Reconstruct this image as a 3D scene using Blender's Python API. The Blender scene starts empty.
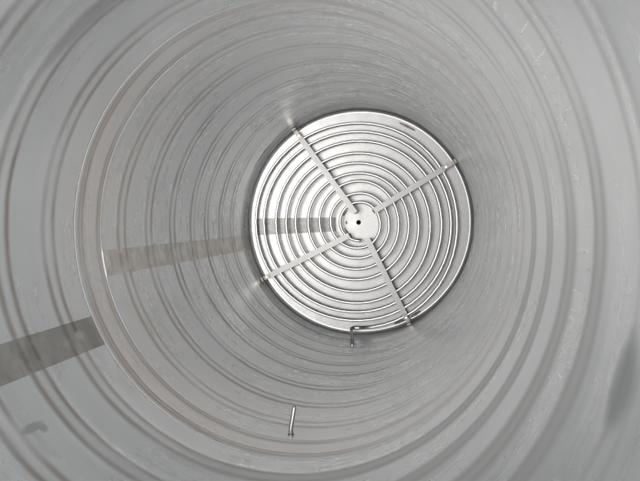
import bpy, bmesh, math, random
from mathutils import Vector, Matrix, noise
random.seed(4)
R = 0.5                    # inner radius of the tank in metres
DEPTH = 5.215              # bottom edge, in radii below the lens
MOUTH = -0.35              # rim of the tank, in radii below the lens (negative: above it)
FLOOR = 5.75
sc = bpy.context.scene
PI = math.pi

# ------------------------------------------------------------------ camera, sky, sun, exposure
def W(x, y, z):            # tank frame (x right, y down in the picture, z deeper; unit = radius) -> world
    return Vector((x * R, -y * R, (FLOOR - z) * R))
cam_d = bpy.data.cameras.new('camera')
cam = bpy.data.objects.new('camera', cam_d)
sc.collection.objects.link(cam)
sc.camera = cam
cam_d.sensor_width = 36.0
cam_d.lens = 36.0 * 587.4 / 640.0
cam_d.clip_start = 0.01
cam_d.clip_end = 500
yaw, pit = -0.17973, -0.04653
M1 = Matrix(((1, 0, 0), (0, math.cos(pit), -math.sin(pit)), (0, math.sin(pit), math.cos(pit))))
M2 = Matrix(((math.cos(yaw), 0, math.sin(yaw)), (0, 1, 0), (-math.sin(yaw), 0, math.cos(yaw))))
S = Matrix(((1, 0, 0), (0, -1, 0), (0, 0, -1)))
rot = S @ M2 @ M1 @ S
cam.matrix_world = Matrix.Translation(W(0.6074, -0.0837, 0)) @ rot.to_4x4()

SUN_EL, SUN_AZ = math.radians(77), math.radians(345)
world = bpy.data.worlds.new('World')
sc.world = world
world.use_nodes = True
wn = world.node_tree
sky = wn.nodes.new('ShaderNodeTexSky')
sky.sky_type = 'NISHITA'
sky.sun_disc = False
sky.sun_elevation = SUN_EL
sky.sun_rotation = PI / 2 - SUN_AZ
sky.air_density = 1.0
sky.dust_density = 5.0
sky.ozone_density = 1.0
hs = wn.nodes.new('ShaderNodeHueSaturation')      # overcast: the sky is nearly white
hs.inputs['Saturation'].default_value = 0.2
wn.links.new(sky.outputs[0], hs.inputs['Color'])
wn.links.new(hs.outputs[0], wn.nodes['Background'].inputs['Color'])
wn.nodes['Background'].inputs['Strength'].default_value = 0.14
sl = bpy.data.lights.new('sun', 'SUN')
sl.energy = 0.55
sl.angle = math.radians(40)
sl.color = (1.0, 0.97, 0.92)
sun = bpy.data.objects.new('sun', sl)
sc.collection.objects.link(sun)
sdir = Vector((math.cos(SUN_EL) * math.cos(SUN_AZ), math.cos(SUN_EL) * math.sin(SUN_AZ), math.sin(SUN_EL)))
sun.rotation_euler = sdir.to_track_quat('Z', 'Y').to_euler()
sun.location = sdir * 20
sc.view_settings.view_transform = 'Standard'
sc.view_settings.look = 'None'
sc.view_settings.gamma = 1
sc.view_settings.exposure = 1.62
sc.view_settings.use_curve_mapping = False
sc.cycles.max_bounces = 10
sc.cycles.glossy_bounces = 10
sc.cycles.diffuse_bounces = 6
sc.cycles.use_denoising = True
sc.cycles.caustics_reflective = True
sc.cycles.blur_glossy = 0.6
sc.cycles.sample_clamp_indirect = 4

# ------------------------------------------------------------------ shape of the wall
# (centre depth, half width, height) of the shallow pressed rings of the jacket
RINGS = [(-.05, .05, .0035), (.24, .05, .0035), (.55, .05, .0035), (.85, .05, .004), (1.14, .05, .004), (1.43, .070, .0062), (1.71, .075, .0068), (1.99, .045, .005), (2.28, .045, .005),
         (2.52, .022, .003), (2.67, .022, .003), (2.90, .045, .0045), (3.205, .045, .004), (3.53, .04, .004),
         (3.86, .04, .004), (4.13, .035, .0035), (4.43, .035, .0035), (4.70, .035, .0035), (4.96, .03, .003)]
def wall_r(th, z):
    """inner radius (in radii) of the tank at angle th and depth z"""
    c, s = math.cos(th), math.sin(th)
    zz = z + 0.012 * noise.noise(Vector((c * 1.3, s * 1.3, z * .6)))
    r = 1.0
    for i, (zc, hw, h) in enumerate(RINGS):
        d = (zz - zc) / hw
        if abs(d) < 3.2:
            a = 1.9 * h * (0.8 + 0.7 * noise.noise(Vector((c * 1.6 + i * 7.1, s * 1.6, i * 3.3))))
            ur = .5 + .5 * (c * .62 - s * .78)        # smoother towards the upper right
            a *= 1 - .72 * ur * ur
            if zc > 2.8:
                a *= .75 - .30 * c
            r -= a * (math.exp(-d * d) - 0.55 * math.exp(-(d * 1.9) ** 2))
    r += 0.0016 * noise.noise(Vector((c * 2.2 + 5, s * 2.2, z * 2.6)))
    r += 0.0005 * noise.noise(Vector((c * 6 + 9, s * 6, z * 9)))
    return r

# ------------------------------------------------------------------ object helpers
def link(name, bm, mat, parent=None, smooth=True):
    me = bpy.data.meshes.new(name)
    bm.normal_update()
    bm.to_mesh(me)
    bm.free()
    if smooth:
        me.polygons.foreach_set('use_smooth', [True] * len(me.polygons))
    me.materials.append(mat)
    o = bpy.data.objects.new(name, me)
    sc.collection.objects.link(o)
    if parent:
        o.parent = parent
    return o
def empty(name, label, cat, group=None):
    o = bpy.data.objects.new(name, None)
    sc.collection.objects.link(o)
    o['label'] = label
    o['category'] = cat
    if group:
        o['group'] = group
    return o
def P(r, th, z):
    return W(r * math.cos(th), r * math.sin(th), z)
def grid(bm, rows, close=False):
    vs = [[bm.verts.new(p) for p in row] for row in rows]
    for a, b in zip(vs, vs[1:]):
        n = len(a)
        for i in range(n if close else n - 1):
            j = (i + 1) % n
            bm.faces.new((a[i], a[j], b[j], b[i]))
    return vs
def tube(bm, pts, rad, seg=10, caps=True):
    pts = [Vector(p) for p in pts]
    n = len(pts)
    rad = rad if isinstance(rad, (list, tuple)) else [rad] * n
    t = (pts[1] - pts[0]).normalized()
    ref = Vector((0, 0, 1)) if abs(t.z) < .9 else Vector((1, 0, 0))
    u = t.cross(ref).normalized()
    rows = []
    for i, p in enumerate(pts):
        t = (pts[min(i + 1, n - 1)] - pts[max(i - 1, 0)]).normalized()
        u = (u - t * u.dot(t)).normalized()
        v = t.cross(u)
        rows.append([p + (u * math.cos(2 * PI * k / seg) + v * math.sin(2 * PI * k / seg)) * rad[i] for k in range(seg)])
    vs = grid(bm, rows, True)
    if caps:
        bm.faces.new(list(reversed(vs[0])))
        bm.faces.new(vs[-1])
def box(bm, o, ax, ay, az, bev=0.0):
    """box centred at o spanned by half-axis vectors"""
    q = bmesh.ops.create_cube(bm, size=2.0)['verts']
    m = Matrix((ax, ay, az)).transposed().to_4x4()
    m.translation = o
    bmesh.ops.transform(bm, matrix=m, verts=q)
    if bev:
        es = list({e for v in q for e in v.link_edges})
        bmesh.ops.bevel(bm, geom=es, offset=bev, segments=2, affect='EDGES')

# ------------------------------------------------------------------ materials
class N:
    def __init__(s, name):
        s.m = bpy.data.materials.new(name)
        s.m.use_nodes = True
        s.t = s.m.node_tree
        s.b = s.t.nodes['Principled BSDF']
    def n(s, ty, **kw):
        x = s.t.nodes.new(ty)
        for k, v in kw.items():
            if k.startswith('i_'):
                x.inputs[int(k[2:])].default_value = v
            else:
                setattr(x, k, v)
        return x
    def l(s, a, b):
        s.t.links.new(a, b)
    def math(s, op, a, b=None, c=None, clamp=False):
        x = s.n('ShaderNodeMath', operation=op, use_clamp=clamp)
        for i, v in enumerate((a, b, c)):
            if v is None:
                continue
            if isinstance(v, (int, float)):
                x.inputs[i].default_value = v
            else:
                s.l(v, x.inputs[i])
        return x.outputs[0]
    def noise(s, vec, scale, detail=3, rough=.5, dist=0.0):
        x = s.n('ShaderNodeTexNoise')
        x.inputs['Scale'].default_value = scale
        x.inputs['Detail'].default_value = detail
        x.inputs['Roughness'].default_value = rough
        x.inputs['Distortion'].default_value = dist
        s.l(vec, x.inputs['Vector'])
        return x.outputs[0]
    def mapv(s, vec, scale, loc=(0, 0, 0)):
        x = s.n('ShaderNodeMapping')
        x.inputs['Scale'].default_value = scale
        x.inputs['Location'].default_value = loc
        s.l(vec, x.inputs['Vector'])
        return x.outputs[0]
    def ramp(s, fac, stops):
        x = s.n('ShaderNodeValToRGB')
        e = x.color_ramp.elements
        while len(e) < len(stops):
            e.new(.5)
        for i, (p, c) in enumerate(stops):
            e[i].position = p
            e[i].color = (c, c, c, 1) if isinstance(c, (int, float)) else (*c, 1)
        s.l(fac, x.inputs[0])
        return x.outputs[0]
    def smooth(s, v, a, b, o0=0., o1=1.):
        x = s.n('ShaderNodeMapRange', interpolation_type='SMOOTHSTEP')
        s.l(v, x.inputs[0])
        for i, q in enumerate((a, b, o0, o1)):
            x.inputs[i + 1].default_value = q
        return x.outputs[0]
    def mix(s, f, a, b):
        x = s.n('ShaderNodeMix', data_type='RGBA')
        for sock, v in ((x.inputs[0], f), (x.inputs[6], a), (x.inputs[7], b)):
            if isinstance(v, (int, float)):
                sock.default_value = v
            elif isinstance(v, tuple):
                sock.default_value = (*v, 1)
            else:
                s.l(v, sock)
        return x.outputs[2]
    def bump(s, h, dist, strength=1.0, prev=None):
        x = s.n('ShaderNodeBump')
        x.inputs['Strength'].default_value = strength
        x.inputs['Distance'].default_value = dist
        s.l(h, x.inputs['Height'])
        if prev is not None:
            s.l(prev, x.inputs['Normal'])
        return x.outputs[0]

def stain_or_glint(k, pos, th, z, wt, wz, soft=.5, seed=0):
    """mask (0..1) of a smudge or painted glint on the wall at angle th, depth z; half sizes in radii"""
    c = P(1, th, z)
    tang = Vector((-math.sin(th), -math.cos(th), 0))
    d = k.n('ShaderNodeVectorMath', operation='SUBTRACT')
    k.l(pos, d.inputs[0])
    d.inputs[1].default_value = c
    a = k.n('ShaderNodeVectorMath', operation='DOT_PRODUCT')
    k.l(d.outputs[0], a.inputs[0])
    a.inputs[1].default_value = tang / (wt * R)
    b = k.n('ShaderNodeVectorMath', operation='DOT_PRODUCT')
    k.l(d.outputs[0], b.inputs[0])
    b.inputs[1].default_value = Vector((0, 0, 1)) / (wz * R)
    q = k.n('ShaderNodeVectorMath', operation='DOT_PRODUCT')
    k.l(d.outputs[0], q.inputs[0])
    q.inputs[1].default_value = Vector((math.cos(th), -math.sin(th), 0)) / (.3 * R)
    s2 = k.math('ADD', k.math('MULTIPLY', a.outputs['Value'], a.outputs['Value']), k.math('MULTIPLY', b.outputs['Value'], b.outputs['Value']))
    s2 = k.math('ADD', s2, k.math('MULTIPLY', q.outputs['Value'], q.outputs['Value']))
    nz = k.noise(pos, 14 / R * .5, 3)
    s2 = k.math('ADD', s2, k.math('MULTIPLY', k.math('SUBTRACT', nz, .5), 1.1))
    return k.smooth(s2, 1.0 + soft, 1.0 - soft)

def wall_material(name, base, rough, tint=1.0, strip=False):
    k = N(name)
    geo = k.n('ShaderNodeNewGeometry')
    pos = geo.outputs['Position']
    sep = k.n('ShaderNodeSeparateXYZ')
    k.l(pos, sep.inputs[0])
    depth = k.math('SUBTRACT', FLOOR, k.math('DIVIDE', sep.outputs[2], R))      # in radii
    around = k.mapv(pos, (1, 1, 13))         # streaks that run round the tank
    fine = k.mapv(pos, (1.2, 1.2, 130))
    up = k.mapv(pos, (40, 40, 1.5))          # streaks that run along the tank
    n_broad = k.noise(pos, 5, 4, .55)
    n_streak = k.noise(around, 2.4, 2.5, .5, .3)
    n_fine = k.noise(fine, 4, 3, .6)
    n_up = k.noise(up, 4, 3, .6)
    # colour: plain steel, faint circumferential streaks, grey smear, heat tint at the jacket welds
    v = k.math('ADD', k.math('MULTIPLY', n_streak, .12), k.math('MULTIPLY', n_broad, .14))
    v = k.math('ADD', v, 1 - .145)
    col = k.n('ShaderNodeVectorMath', operation='SCALE')
    col.inputs[0].default_value = base
    k.l(v, col.inputs[3])
    col = col.outputs[0]
    # tint lines: two brownish lines per ring, where the half pipes are welded on behind
    side0 = k.smooth(k.math('ADD', k.math('ADD', sep.outputs[0], k.math('MULTIPLY', sep.outputs[1], .45)), k.math('MULTIPLY', n_broad, .2)), .30, -.25)
    zj = k.math('ADD', depth, k.math('MULTIPLY', k.math('SUBTRACT', n_broad, .5), .03))
    lines = None
    for zc, hw, h in RINGS[4:]:
        o = .034 if hw > .03 else .012
        w = .026 if hw > .03 else .02
        d = k.math('ABSOLUTE', k.math('SUBTRACT', k.math('ABSOLUTE', k.math('SUBTRACT', zj, zc)), o))
        m = k.smooth(d, w, 0)
        lines = m if lines is None else k.math('MAXIMUM', lines, m)
    refl_bands = None
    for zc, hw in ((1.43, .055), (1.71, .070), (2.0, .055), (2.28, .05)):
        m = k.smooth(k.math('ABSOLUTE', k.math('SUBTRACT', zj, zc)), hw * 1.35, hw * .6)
        refl_bands = m if refl_bands is None else k.math('MAXIMUM', refl_bands, m)
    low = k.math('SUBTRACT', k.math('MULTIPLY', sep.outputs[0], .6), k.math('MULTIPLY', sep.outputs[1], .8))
    refl_bands = k.math('MULTIPLY', refl_bands, k.smooth(k.math('ADD', low, k.math('MULTIPLY', n_broad, .12)), .12, .46))
    patch = k.smooth(k.noise(k.mapv(pos, (1, 1, 3)), 4.5, 3), .32, .62)
    lm = k.math('MULTIPLY', lines, k.math('ADD', k.math('MULTIPLY', patch, .55), .4))
    col = k.mix(k.math('MULTIPLY', k.math('MULTIPLY', lm, k.math('ADD', k.math('MULTIPLY', side0, .7), .3)), .95 * tint, clamp=True), col, tuple(c * f for c, f in zip(base, (.46, .41, .37))))
    # darker reflections of the pressed rings, lower right, put into the colour
    col = k.mix(k.math('MULTIPLY', refl_bands, .6), col, tuple(c * f for c, f in zip(base, (.60, .59, .57))))
    pink = k.math('MULTIPLY', k.smooth(k.math('ABSOLUTE', k.math('SUBTRACT', zj, 2.78)), .75, .05), k.math('ADD', k.math('MULTIPLY', patch, .6), .2))
    pink = k.math('MULTIPLY', pink, side0)
    col = k.mix(k.math('MULTIPLY', pink, .45 * tint), col, tuple(c * f for c, f in zip(base, (1.0, .89, .83))))
    rgh = k.math('ADD', rough, k.math('MULTIPLY', k.math('SUBTRACT', n_streak, .5), .22))
    rgh = k.math('ADD', rgh, k.math('MULTIPLY', k.math('SUBTRACT', n_broad, .5), .12))
    rgh = k.math('ADD', rgh, k.math('MULTIPLY', lm, .10))
    rgh = k.math('ADD', rgh, k.math('MULTIPLY', refl_bands, .12))
    if not strip:
        ms = [stain_or_glint(k, pos, .235, 1.165, .09, .058, .85), stain_or_glint(k, pos, 2.41, 1.81, .017, .060, .75), stain_or_glint(k, pos, 2.395, 1.85, .022, .022, .8),
              stain_or_glint(k, pos, -2.2, 1.98, .26, .035, .7)]
        st = ms[0]
        for m in ms[1:]:
            st = k.math('MAXIMUM', st, m)
        col = k.mix(k.math('MULTIPLY', st, .72), col, tuple(c * .42 for c in base))
        rgh = k.math('ADD', rgh, k.math('MULTIPLY', st, .2))
        col = k.mix(k.math('MULTIPLY', stain_or_glint(k, pos, -2.10, 2.413, .085, .013, .5), .75), col, (.98, .98, .97))
        # the light smear above is a specular highlight put into the colour
        # small scratches, their bright reflection streaks put into the colour
        sc1 = k.smooth(k.noise(k.mapv(pos, (9, 9, 70)), 3.2, 1, .5), .735, .76)
        sc2 = k.smooth(k.noise(k.mapv(pos, (60, 60, 4), (3, 1, 2)), 2.4, 1, .5), .64, .70)
        zone = k.smooth(k.math('ABSOLUTE', k.math('SUBTRACT', depth, 1.56)), .10, .06)
        sc1 = k.math('MULTIPLY', sc1, k.math('MULTIPLY', k.smooth(depth, 2.7, 3.3), k.smooth(low, -.05, .3)))
        scr = k.math('MAXIMUM', k.math('MULTIPLY', sc1, 1.6), k.math('MULTIPLY', sc2, zone))
        col = k.mix(k.math('MULTIPLY', scr, .45), col, (.93, .92, .91))
        rgh = k.math('SUBTRACT', rgh, k.math('MULTIPLY', scr, .12))
    b = None
    if strip:
        b = k.bump(n_up, .0004 * R, .8, b)
        pt = k.noise(k.mapv(pos, (3, 3, 3.5)), 6, 3, .55)
        col = k.mix(k.smooth(pt, .42, .66, 0, .55), col, tuple(c * 1.35 for c in base))
        pt2 = k.noise(k.mapv(pos, (2, 2, 8), (4, 4, 4)), 5, 2, .5)
        col = k.mix(k.smooth(pt2, .52, .62, 0, .4), col, tuple(c * f for c, f in zip(base, (.72, .68, .64))))
        col = k.mix(stain_or_glint(k, pos, 2.67, 2.33, .02, .03, .98), col, (.58, .55, .52))
    else:
        wob = k.noise(k.mapv(pos, (2.0, 2.0, 4.5)), 3.0, 1.0, .4, .8)
        b = k.bump(wob, .0022 * R, .9, b)
    k.l(b, k.b.inputs['Normal'])
    k.l(col, k.b.inputs['Base Color'])
    k.l(k.math('MAXIMUM', rgh, .08), k.b.inputs['Roughness'])
    k.b.inputs['Metallic'].default_value = .75
    return k.m

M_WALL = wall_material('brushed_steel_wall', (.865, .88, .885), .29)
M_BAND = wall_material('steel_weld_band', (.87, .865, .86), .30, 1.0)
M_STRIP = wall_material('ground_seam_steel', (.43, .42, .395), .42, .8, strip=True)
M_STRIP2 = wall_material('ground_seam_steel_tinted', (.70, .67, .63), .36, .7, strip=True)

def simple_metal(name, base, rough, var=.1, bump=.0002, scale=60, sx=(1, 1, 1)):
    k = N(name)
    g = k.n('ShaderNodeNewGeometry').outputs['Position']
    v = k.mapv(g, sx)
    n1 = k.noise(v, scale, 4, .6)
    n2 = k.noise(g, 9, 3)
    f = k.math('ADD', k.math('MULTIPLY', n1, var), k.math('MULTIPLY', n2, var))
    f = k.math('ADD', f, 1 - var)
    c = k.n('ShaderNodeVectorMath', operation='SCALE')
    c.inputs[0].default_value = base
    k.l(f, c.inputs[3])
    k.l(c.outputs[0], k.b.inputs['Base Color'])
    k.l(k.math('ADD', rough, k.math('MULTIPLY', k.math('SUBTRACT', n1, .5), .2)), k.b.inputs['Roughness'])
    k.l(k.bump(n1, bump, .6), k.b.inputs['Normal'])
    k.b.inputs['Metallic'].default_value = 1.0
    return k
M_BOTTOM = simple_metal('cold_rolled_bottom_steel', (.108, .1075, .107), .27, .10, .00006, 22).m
M_KNUCKLE = simple_metal('polished_knuckle_steel', (.50, .497, .494), .34, .08, .0001, 30).m
M_TUBE = simple_metal('drawn_steel_tube', (.42, .418, .413), .22, .08, .0001, 80).m
kb = simple_metal('flat_steel_bar', (.60, .595, .585), .62, .12, .0002, 140)
kb.b.inputs['Metallic'].default_value = .12
M_BAR = kb.m
M_TAB = simple_metal('tinted_steel_tab', (.22, .205, .19), .5, .3, .0003, 120).m
M_WELD = simple_metal('burnt_weld_metal', (.24, .21, .19), .5, .4, .001, 260).m
kd = N('black_drain_bore')
kd.b.inputs['Base Color'].default_value = (.02, .02, .02, 1)
kd.b.inputs['Roughness'].default_value = .6
M_DARK = kd.m
M_STRIP3 = simple_metal('strip_reflection_steel', (.099, .0975, .096), .28, .15, .0002, 50).m
kc = N('grey_concrete')
gp = kc.n('ShaderNodeNewGeometry').outputs['Position']
kc.l(kc.ramp(kc.noise(gp, 3, 6, .6), [(.3, (.20, .195, .185)), (.7, (.34, .33, .31))]), kc.b.inputs['Base Color'])
kc.l(kc.bump(kc.noise(gp, 40, 5), .004), kc.b.inputs['Normal'])
kc.b.inputs['Roughness'].default_value = .85
M_GROUND = kc.m

# ------------------------------------------------------------------ ground under the tank
bm = bmesh.new()
bmesh.ops.create_circle(bm, cap_ends=True, segments=64, radius=60)
g = link('ground', bm, M_GROUND, None, False)
g['kind'] = 'structure'

# ------------------------------------------------------------------ the tank
tank = empty('steel_tank', 'tall round stainless steel tank seen from inside, with ringed brushed wall and dished bottom', 'tank')
tank.location = W(0, 0, FLOOR)
NT = 288
def course(name, z0, z1, mat, dz=.0125, outer=True, inset=0.0):
    bm = bmesh.new()
    nz = max(2, int(round((z1 - z0) / dz)))
    rows = []
    if outer:
        rows.append([P(1.022, 2 * PI * i / NT, z1) for i in range(NT)])
        rows.append([P(1.022, 2 * PI * i / NT, z0) for i in range(NT)])
        rows.append([P(1.0 + .004, 2 * PI * i / NT, z0) for i in range(NT)])
    for j in range(nz + 1):
        z = z0 + (z1 - z0) * j / nz
        e = .0003 * (max(0, 1 - (z - z0) / .006) + max(0, 1 - (z1 - z) / .006))
        rows.append([P(wall_r(2 * PI * i / NT, z) + e - inset, 2 * PI * i / NT, z) for i in range(NT)])
    if outer:
        rows.append(rows[0])
    grid(bm, rows, True)
    o = link(name, bm, mat)
    o.matrix_parent_inverse = Matrix()
    return o
def to_parent(o, p):
    """parent keeping the world position (meshes are built in world coordinates)"""
    bpy_m = p.matrix_world if p.type != 'EMPTY' or p.parent else Matrix.Translation(p.location)
    if p is not None:
        loc = ROOT[p.name]
        o.parent = p
        o.data.transform(Matrix.Translation(-loc))
        ROOT[o.name] = loc
        o.location = (0, 0, 0)
    return o
ROOT = {tank.name: tank.location.copy()}
WELD0, WELD1 = 2.476, 2.690
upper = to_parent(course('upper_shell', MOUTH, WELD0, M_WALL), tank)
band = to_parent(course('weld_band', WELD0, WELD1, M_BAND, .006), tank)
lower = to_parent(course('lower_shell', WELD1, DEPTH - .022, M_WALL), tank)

def curved_strip(name, z0, z1, tha, thb, mat, nth=10, wave=.004):
    bm = bmesh.new()
    nz = int((z1 - z0) / .0125)
    def sheet(off):
        return [[P(wall_r(tha(z) + (thb(z) - tha(z)) * i / nth, z) - off, tha(z) + (thb(z) - tha(z)) * i / nth, z)
                 for i in range(nth + 1)] for z in [z0 + (z1 - z0) * j / nz for j in range(nz + 1)]]
    fr, bk = sheet(.0007), sheet(-.0004)
    grid(bm, fr)
    grid(bm, [bk[0], fr[0]])
    grid(bm, [fr[-1], bk[-1]])
    for col_ in (0, nth):
        a = [r[col_] for r in fr]
        b = [r[col_] for r in bk]
        grid(bm, [a, b])
    o = link(name, bm, mat)
    return o
s1 = curved_strip('seam_or_refl_strip', MOUTH + .02, 2.474, lambda z: 2.596 - .004 * z * .5, lambda z: 2.737, M_STRIP)
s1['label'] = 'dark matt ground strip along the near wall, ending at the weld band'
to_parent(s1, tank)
s2 = curved_strip('seam_or_refl_strip', 2.70, DEPTH - .025, lambda z: 2.906 - .006 * (z - 2.7), lambda z: 3.038 - .005 * (z - 2.7), M_STRIP2)
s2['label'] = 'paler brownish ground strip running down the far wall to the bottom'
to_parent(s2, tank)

# rolled knuckle between wall and bottom, then the dished bottom with its drain
KN = .028
DISH = .075
def bottom_z(r):
    q = min(1.0, r / (1 - KN))
    return DEPTH + DISH * (1 - q ** 2)
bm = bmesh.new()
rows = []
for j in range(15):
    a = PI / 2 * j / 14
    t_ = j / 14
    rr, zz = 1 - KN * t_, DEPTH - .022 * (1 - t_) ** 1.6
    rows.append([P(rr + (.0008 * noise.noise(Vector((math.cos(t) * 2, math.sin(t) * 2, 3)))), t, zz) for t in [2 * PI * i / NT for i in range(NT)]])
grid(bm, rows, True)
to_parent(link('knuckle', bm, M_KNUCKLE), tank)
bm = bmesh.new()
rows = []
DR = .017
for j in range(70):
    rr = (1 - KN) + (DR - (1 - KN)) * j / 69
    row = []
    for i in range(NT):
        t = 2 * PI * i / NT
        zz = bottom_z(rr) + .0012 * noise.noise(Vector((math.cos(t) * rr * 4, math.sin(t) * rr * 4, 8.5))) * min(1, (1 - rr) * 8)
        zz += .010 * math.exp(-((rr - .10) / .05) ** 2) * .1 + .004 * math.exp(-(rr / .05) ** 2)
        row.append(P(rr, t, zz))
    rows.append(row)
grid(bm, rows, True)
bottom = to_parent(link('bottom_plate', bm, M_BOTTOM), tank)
bm = bmesh.new()
rows = []
zb = bottom_z(0) + .002
for rr, zz in ((DR + .004, zb + .004), (DR + .004, zb - .004), (DR - .003, zb - .004), (DR - .003, zb + .16)):
    rows.append([P(rr, 2 * PI * i / 32, zz) for i in range(32)])
vs = grid(bm, rows, True)
bm.faces.new(vs[-1])
dr = link('drain_hole', bm, M_DARK)
to_parent(dr, bottom)
# reflection of the far wall strip, built as a darker sheet on the plate
bm = bmesh.new()
rws = []
for i in range(25):
    f = i / 24
    xx = -.925 + .72 * f
    ya, yb = -.035 - .01 * f, .118 - .035 * f
    rws.append([W(xx, ya + (yb - ya) * j / 4, bottom_z(math.hypot(xx, ya + (yb - ya) * j / 4)) - .0035) for j in range(5)])
grid(bm, rws)
bmesh.ops.solidify(bm, geom=bm.faces[:], thickness=.0006)
s3 = link('seam_or_refl_strip', bm, M_STRIP3, None, False)
s3['label'] = 'faint sheet on the bottom plate standing for the reflected wall strip'
to_parent(s3, bottom)
# outside skirt that carries the tank
bm = bmesh.new()
grid(bm, [[P(rr, 2 * PI * i / 96, zz) for i in range(96)] for rr, zz in ((1.022, DEPTH - .022), (1.022, FLOOR - .005), (1.0, FLOOR - .005), (1.0045, DEPTH - .022))], True)
to_parent(link('skirt', bm, M_WALL), tank)

# ------------------------------------------------------------------ the coil
ZC = 5.150
CX, CY = .037, -.005
coil = empty('heating_coil', 'spiral of thin steel tube held by four flat bars over the bottom plate', 'coil')
coil.location = W(CX, CY, ZC)
ROOT[coil.name] = coil.location.copy()
bot = [.166, .228, .317, .414, .507, .614, .716, .796, .872, .938]
lef = [.185, .271, .370, .474, .589, .676, .769, .881, .957]
top = [.176, .255, .360, .430, .517, .604, .709, .791, .865]
rig = [.168, .246, .329, .415, .500, .598, .695, .775, .825]
keys = []
for k in range(9):
    keys += [bot[k], lef[k], top[k], rig[k]]
keys.append(bot[9])
def rad_at(u):
    i = min(int(u), len(keys) - 2)
    f = u - i
    a, b, c, d = keys[max(i - 1, 0)], keys[i], keys[i + 1], keys[min(i + 2, len(keys) - 1)]
    return .5 * ((2 * b) + (c - a) * f + (2 * a - 5 * b + 4 * c - d) * f * f + (3 * b - a - 3 * c + d) * f ** 3)
def coil_pt(u, dz=0):
    th = PI / 2 + u * PI / 2
    r = rad_at(u)
    return W(CX + r * math.cos(th), CY + r * math.sin(th), ZC + dz + .004 * math.sin(u * 1.7) * .5)
TR = .0125 * R
bm = bmesh.new()
pts = [W(CX + .055, CY + .166, ZC + .02)] + [coil_pt(u / 14) for u in range(0, 36 * 14 + 1)]
# outer end: elbow, then the riser that climbs the wall
pend = pts[-1]
tube(bm, pts[1:], TR, 12)
to_parent(link('coil_tube', bm, M_TUBE), coil)
bm = bmesh.new()
ex, ey = -.040, .935
a0 = pts[-1]
el = []
for t in range(9):
    f = t / 8 * PI / 2
    el.append(W(ex + .035 - .035 * math.sin(f) + .0, ey + .0, ZC - .035 * (1 - math.cos(f))))
tube(bm, [a0, a0.lerp(el[0], .5)] + el, TR * 1.12, 12)
to_parent(link('elbow', bm, M_TUBE), coil)
bm = bmesh.new()
tube(bm, [W(ex, ey, ZC - .035), W(ex + .020, ey + .015, ZC - .17), W(ex + .042, ey + .030, ZC - .32), W(ex + .056, .978, ZC - .42), W(ex + .060, .999, ZC - .455)], TR * 1.12, 12)
to_parent(link('riser_pipe', bm, M_TUBE), coil)

# four flat bars across the coil, each with a foot at the hub, an end tab to the wall and its weld
BARS = [((-.502, -.752), (-.010, -.085)), ((.749, -.466), (.156, -.102)), ((-.795, .485), (-.063, .112)), ((.429, .807), (.096, .142))]
BW, BT = .0245, .008
ZB = ZC - .0125 - BT
for n, (o_, i_) in enumerate(BARS):
    a, b = W(*o_, ZB), W(*i_, ZB)
    d = (b - a)
    L = d.length
    d.normalize()
    sdv = d.cross(Vector((0, 0, 1))).normalized()
    upv = Vector((0, 0, 1))
    bm = bmesh.new()
    box(bm, (a + b) / 2, d * (L / 2), sdv * (BW * R), upv * (BT * R), .0012)
    bar = to_parent(link('support_bar', bm, M_BAR, None, False), coil)
    # foot at the inner end, standing on the plate
    zf = bottom_z(.15)
    bm = bmesh.new()
    hh = (zf - ZB) * R / 2
    box(bm, b - d * .004 - upv * (hh + BT * R), d * .002, sdv * (BW * R * .8), upv * hh, .0005)
    to_parent(link('foot', bm, M_TAB, None, False), bar)
    # end tab: bends up and reaches the wall
    rr = math.hypot(*o_)
    ux, uy = o_[0] / rr, o_[1] / rr
    reach = .996 - rr
    bm = bmesh.new()
    c = a - d * (reach * R / 2) + upv * (BT * R * 1.3)
    box(bm, c, d * (reach * R / 2 + .008), sdv * (BW * R * .72), upv * (BT * R * .5), .0008)
    wl = W(ux * .985, uy * .985, ZB - .035)
    rv = Vector((ux, -uy, 0))
    box(bm, wl, rv * (.006 * R), sdv * (BW * R * .72), upv * (.030 * R), .0008)
    to_parent(link('end_tab', bm, M_TAB, None, False), bar)
    # bolt head on the tab
    bm = bmesh.new()
    bmesh.ops.create_cone(bm, cap_ends=True, segments=6, radius1=.011 * R, radius2=.010 * R, depth=.012 * R,
                          matrix=Matrix.Translation(a + d * .010 * R * -1.6 + upv * (BT * R * 2.4)))
    to_parent(link('bolt_head', bm, M_TUBE, None, False), bar)
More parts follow.
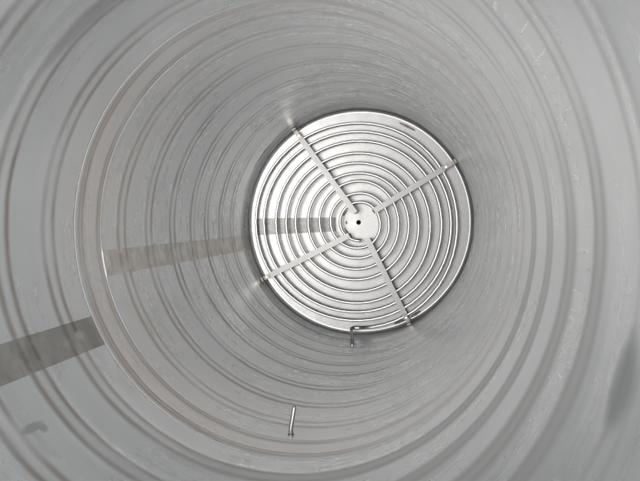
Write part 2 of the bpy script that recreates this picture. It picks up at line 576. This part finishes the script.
# burnt weld runs on the knuckle
def weld_run(th0, th1, r0, z, w, mat=None):
    bm = bmesh.new()
    n = 16
    pts, rd = [], []
    for i in range(n + 1):
        t = th0 + (th1 - th0) * i / n
        pts.append(P(r0 + .003 * math.sin(i * 2.1), t, z + .002 * math.sin(i * 1.3)))
        rd.append(w * R * (.45 + .55 * math.sin(PI * i / n) + .12 * math.sin(i * 2.9)))
    tube(bm, pts, rd, 8)
    o = link('weld_run', bm, mat or M_WELD)
    to_parent(o, tank)
weld_run(-1.175, -1.015, .945, DEPTH - .004, .009)
weld_run(1.215, 1.115, .958, DEPTH - .006, .011)
weld_run(1.045, .950, .958, DEPTH - .006, .012)
for a_, b_, q_ in ((2.3, 2.75, .135), (-2.75, -2.35, .150), (3.0, 3.25, .110), (1.35, 1.75, .155), (-.75, -.5, .17)):
    weld_run(a_, b_, q_, bottom_z(q_) - .001, .007, M_TAB)
weld_run(-.575, -.525, .985, DEPTH - .04, .010)
weld_run(-2.16, -2.11, .985, DEPTH - .04, .008)
weld_run(2.56, 2.61, .985, DEPTH - .04, .008)

# ------------------------------------------------------------------ probe pipe in the wall
probe = empty('probe_pipe', 'short bright steel probe pipe sticking out of the lower wall above the coil', 'pipe')
bz, bt = 2.752, 1.608
base = P(1, bt, bz)
probe.location = base
ROOT[probe.name] = base.copy()
inw = Vector((-math.cos(bt), math.sin(bt), 0))
tan = Vector((-math.sin(bt), -math.cos(bt), 0))
bm = bmesh.new()
p0 = base - inw * .004
tube(bm, [p0, base + inw * .012 * R, base + inw * .022 * R + Vector((0, 0, .006 * R)), base + inw * .034 * R + Vector((0, 0, .007 * R)), base + inw * .14 * R - tan * .013 * R + Vector((0, 0, .004 * R)), base + inw * .145 * R - tan * .0135 * R + Vector((0, 0, .004 * R))],
     [.0115 * R, .0115 * R, .0115 * R, .0102 * R, .0102 * R, .0075 * R], 14)
to_parent(link('pipe', bm, M_TUBE), probe)
bm = bmesh.new()
tube(bm, [base - inw * .002, base + inw * .004 * R, base + inw * .008 * R], [.017 * R, .015 * R, .012 * R], 20)
to_parent(link('weld_collar', bm, M_TAB), probe)
